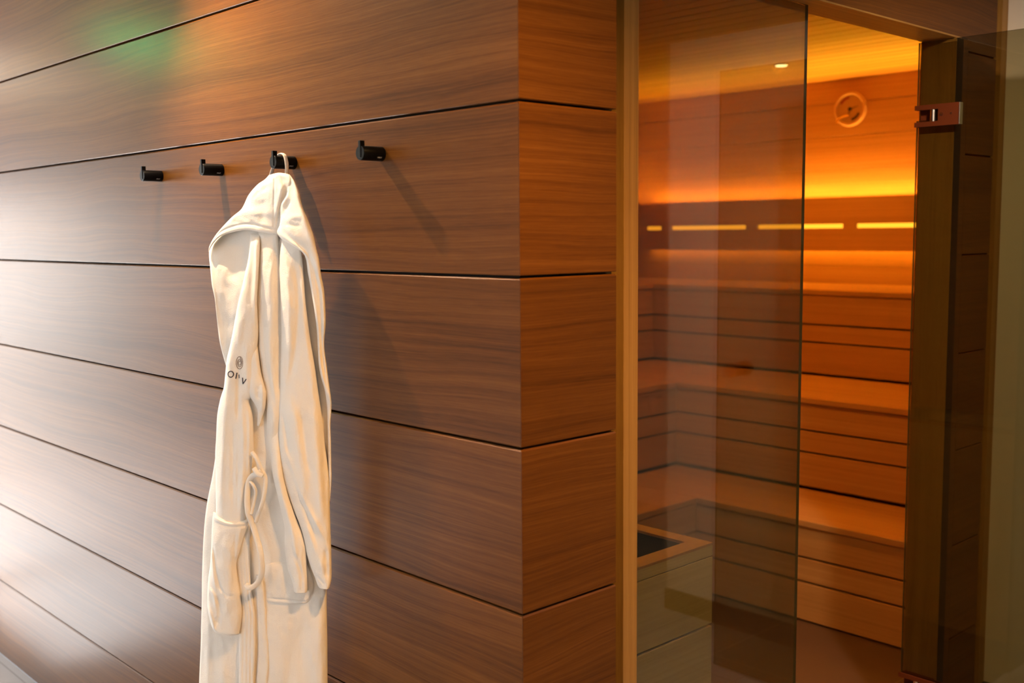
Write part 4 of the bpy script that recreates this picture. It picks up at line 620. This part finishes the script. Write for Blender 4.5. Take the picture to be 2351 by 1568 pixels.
# belt: a soft flat cord in loops
belt = None
for i, k in enumerate(R['T']):
    pts, w, h = R['T'][k]
    c = spline([Vector(place(np.float64(a/1000), np.float64(b/1000), h+.003*math.sin(j*1.7)).tolist()) for j, (a, b) in enumerate(pts)], 7)
    bm = sweep(c, w/1000, .0032, n=12, up=(VX, VY, 0))
    o = robe_part('belt' if i == 0 else 'belt_loop', bm, M['cloth'])
    if i == 0: belt = o
    else: o.parent = belt
# hanging loop over the peg
c = spline([(-.752,-.040,1.685), (-.746,-.036,1.705), (-.736,-.032,1.728), (-.722,-.030,1.7455), (-.710,-.030,1.7485), (-.698,-.030,1.7440), (-.6895,-.031,1.730), (-.684,-.034,1.712), (-.679,-.040,1.690), (-.677,-.046,1.680)], 8)
robe_part('hanging_loop', sweep(c, .0018, .0046, n=12, up=(0, 1, 0)), M['cloth'])
# embroidery on the left front panel
def stitched(name, polys, rad, mat, key='front_panel2'):
    big = bmesh.new()
    for poly in polys:
        pts = []
        for (a, b) in poly:
            s, z = a/1000, b/1000
            pts.append(Vector(place(np.float64(s), np.float64(z), surf_h(key, s, z)+rad*.6).tolist()))
        sub = []
        for p, q_ in zip(pts, pts[1:]):
            sub += [p.lerp(q_, k/3) for k in range(3)]
        sub.append(pts[-1])
        tb = sweep(sub, rad, n=6); me = bpy.data.meshes.new('t'); tb.to_mesh(me); tb.free(); big.from_mesh(me); bpy.data.meshes.remove(me)
    shift(big, robe); o = obj(name, big, mat, None, smooth=True); o.parent = fl; return o
Mk = R['M']
def dense(p, n=6):
    out = []
    for a, b in zip(p, p[1:]): out += [(a[0]+(b[0]-a[0])*k/n, a[1]+(b[1]-a[1])*k/n) for k in range(n)]
    return out+[p[-1]]
stitched('spiral_emblem', [Mk['spiral']], .00055, M['bthread'])
stitched('embroidered_letter', [Mk['O']], .0011, M['thread'])
stitched('embroidered_letter', [dense(Mk['I'])], .0011, M['thread'])
stitched('embroidered_letter', [dense(Mk['stroke'])], .0007, M['thread'])
stitched('embroidered_letter', [dense(Mk['V'])], .0011, M['thread'])

# ------------------------------------------------------------------ lamps and light
def downlight(x, y, z, label, grp='round recessed downlights in the passage ceiling'):
    t = thing('ceiling_light', (x, y, z), label, 'ceiling light', grp if x != -1.5 else None)
    bm = bmesh.new(); n = 40
    prof = [(.046,-.001),(.046,-.006),(.034,-.006),(.030,-.001)]
    rings = [[bm.verts.new((x+r*math.cos(i/n*math.tau), y+r*math.sin(i/n*math.tau), z+d)) for i in range(n)] for r, d in prof]
    for A, B in zip(rings, rings[1:]):
        for i in range(n): bm.faces.new((A[i], A[(i+1)%n], B[(i+1)%n], B[i]))
    obj('ring', bm, M['white_frame'], t)
    return t
def spot(name, loc, target, power, col, size, blend, rad):
    ld = bpy.data.lights.new(name, 'SPOT'); ld.energy = power; ld.color = col; ld.spot_size = math.radians(size); ld.spot_blend = blend; ld.shadow_soft_size = rad
    o = bpy.data.objects.new(name, ld); COL.objects.link(o); o.location = loc
    o.rotation_euler = (Vector(target)-Vector(loc)).to_track_quat('-Z', 'Y').to_euler(); return o
def area(name, loc, target, power, col, sx, sy):
    ld = bpy.data.lights.new(name, 'AREA'); ld.energy = power; ld.color = col; ld.shape = 'RECTANGLE'; ld.size = sx; ld.size_y = sy
    o = bpy.data.objects.new(name, ld); COL.objects.link(o); o.location = loc
    o.rotation_euler = (Vector(target)-Vector(loc)).to_track_quat('-Z', 'Z').to_euler(); return o
downlight(-1.165, -.27, 2.4995, 'round recessed ceiling light above the second coat peg')
spot('downlight_beam', (-1.165, -.27, 2.480), (-.75, -.35, 1.5), 138, (1., .67, .40), 112, 1., .012)
downlight(.75, -.25, 2.4995, 'round recessed ceiling light in front of the wall corner')
spot('downlight_beam', (.75, -.25, 2.480), (.45, .1, 0), 155, (1., .49, .12), 120, .8, .04)
downlight(.62, 1.0, 2.3245, 'round recessed ceiling light before the glass door')
spot('downlight_beam', (.62, 1.0, 2.31), (.45, 1.8, .9), 135, (1., .72, .48), 150, .9, .04)
downlight(-3.56, -1.19, 2.4995, 'round recessed ceiling light next to the green exit sign')
spot('downlight_beam', (-3.56, -1.19, 2.48), (-3.56, -1.19, 0), 20, (1., .38, .10), 170, .5, .06)
spot('sauna_lamp_beam', (-1.775, 3.55, 2.405), (-1.775, 3.3, 0), 30, (1., .36, .03), 165, .6, .03)
spot('sauna_lamp_beam', (-1.5, 1.9, 2.405), (-1.5, 2.2, 0), 65, (1., .36, .03), 165, .6, .03)  # added lamp out of view, brightens the benches and lower sauna
downlight(-1.5, 1.9, SC-.0005, 'added unseen amber ceiling light inside the sauna, nearest the doorway')
area('daylight_and_fill', (-6.14, (WY0+WY1)/2, .76), (0, (WY0+WY1)/2, -.6), 98, (1., .96, .91), 2.2, 1.4)
area('daylight_and_fill', (-1.0, -3.24, 1.15), (-1.0, 0, 1.0), 24, (1., .86, .72), 3.0, 2.0)  # added fill lamp outside the rear window, brightens the robe
sl = bpy.data.lights.new('sun', 'SUN'); sl.energy = 120.; sl.angle = .02; sl.color = (1., .97, .92)
so = bpy.data.objects.new('sun', sl); COL.objects.link(so); so.location = (-9, 0, 5)
so.rotation_euler = Vector((.80, -.005, -.53)).to_track_quat('-Z', 'Y').to_euler()
w = bpy.data.worlds.new('world'); S.world = w; w.use_nodes = True
w.node_tree.nodes['Background'].inputs[0].default_value = (.75, .86, 1., 1); w.node_tree.nodes['Background'].inputs[1].default_value = 1.
# green running light of an exit sign hanging from the passage ceiling
GX, GY = -2.45, -.50
t = thing('exit_sign', (GX, GY, 2.21), 'small green lit sign box hanging from the passage ceiling', 'sign')
cubes('housing', [(GX-.01, GX+.01, GY-.13, GY+.13, 2.21, 2.32)], M['white_frame'], t, bevel=.003)
cubes('lit_panel', [(GX+.0102, GX+.013, GY-.12, GY+.12, 2.22, 2.31)], M['green'], t)
cubes('bracket', [(GX-.005, GX+.005, GY-.01, GY+.01, 2.32, 2.4995)], M['white_frame'], t)

ca = area('light_strip_wash', (-1.75, 4.221, 1.758), (-1.75, 4.02, 2.6), 22, (1., .52, .02), 2.9, .012)
ca.data.spread = math.radians(104)
ca.rotation_euler = Vector((0, -.85, 1)).to_track_quat('-Z', 'Y').to_euler()

area('daylight_and_fill', (-6.14, (WY0+WY1)/2, 1.93), (0, (WY0+WY1)/2, 1.2), 26, (1., .97, .94), 2.2, .78)
t = thing('ceiling_light', (-5.2, -.66, 2.4995), 'added unseen flat ceiling light panel near the tall end window', 'ceiling light')  # added panel out of view, brightens board edges and wall at lower left
cubes('frame', [(-5.9, -4.3, -1.03, -1.0, 2.47, 2.4995), (-5.9, -4.3, -.32, -.29, 2.47, 2.4995), (-5.9, -5.87, -1.0, -.32, 2.47, 2.4995), (-4.33, -4.3, -1.0, -.32, 2.47, 2.4995)], M['white_frame'], t)
cubes('diffuser', [(-5.868, -4.332, -.998, -.322, 2.478, 2.490)], emit('added_panel_light', (1., .88, .70), 11.), t)

S.view_settings.view_transform = 'Standard'; S.view_settings.look = 'None'; S.view_settings.gamma = 1; S.view_settings.use_curve_mapping = False
S.view_settings.exposure = 0.0
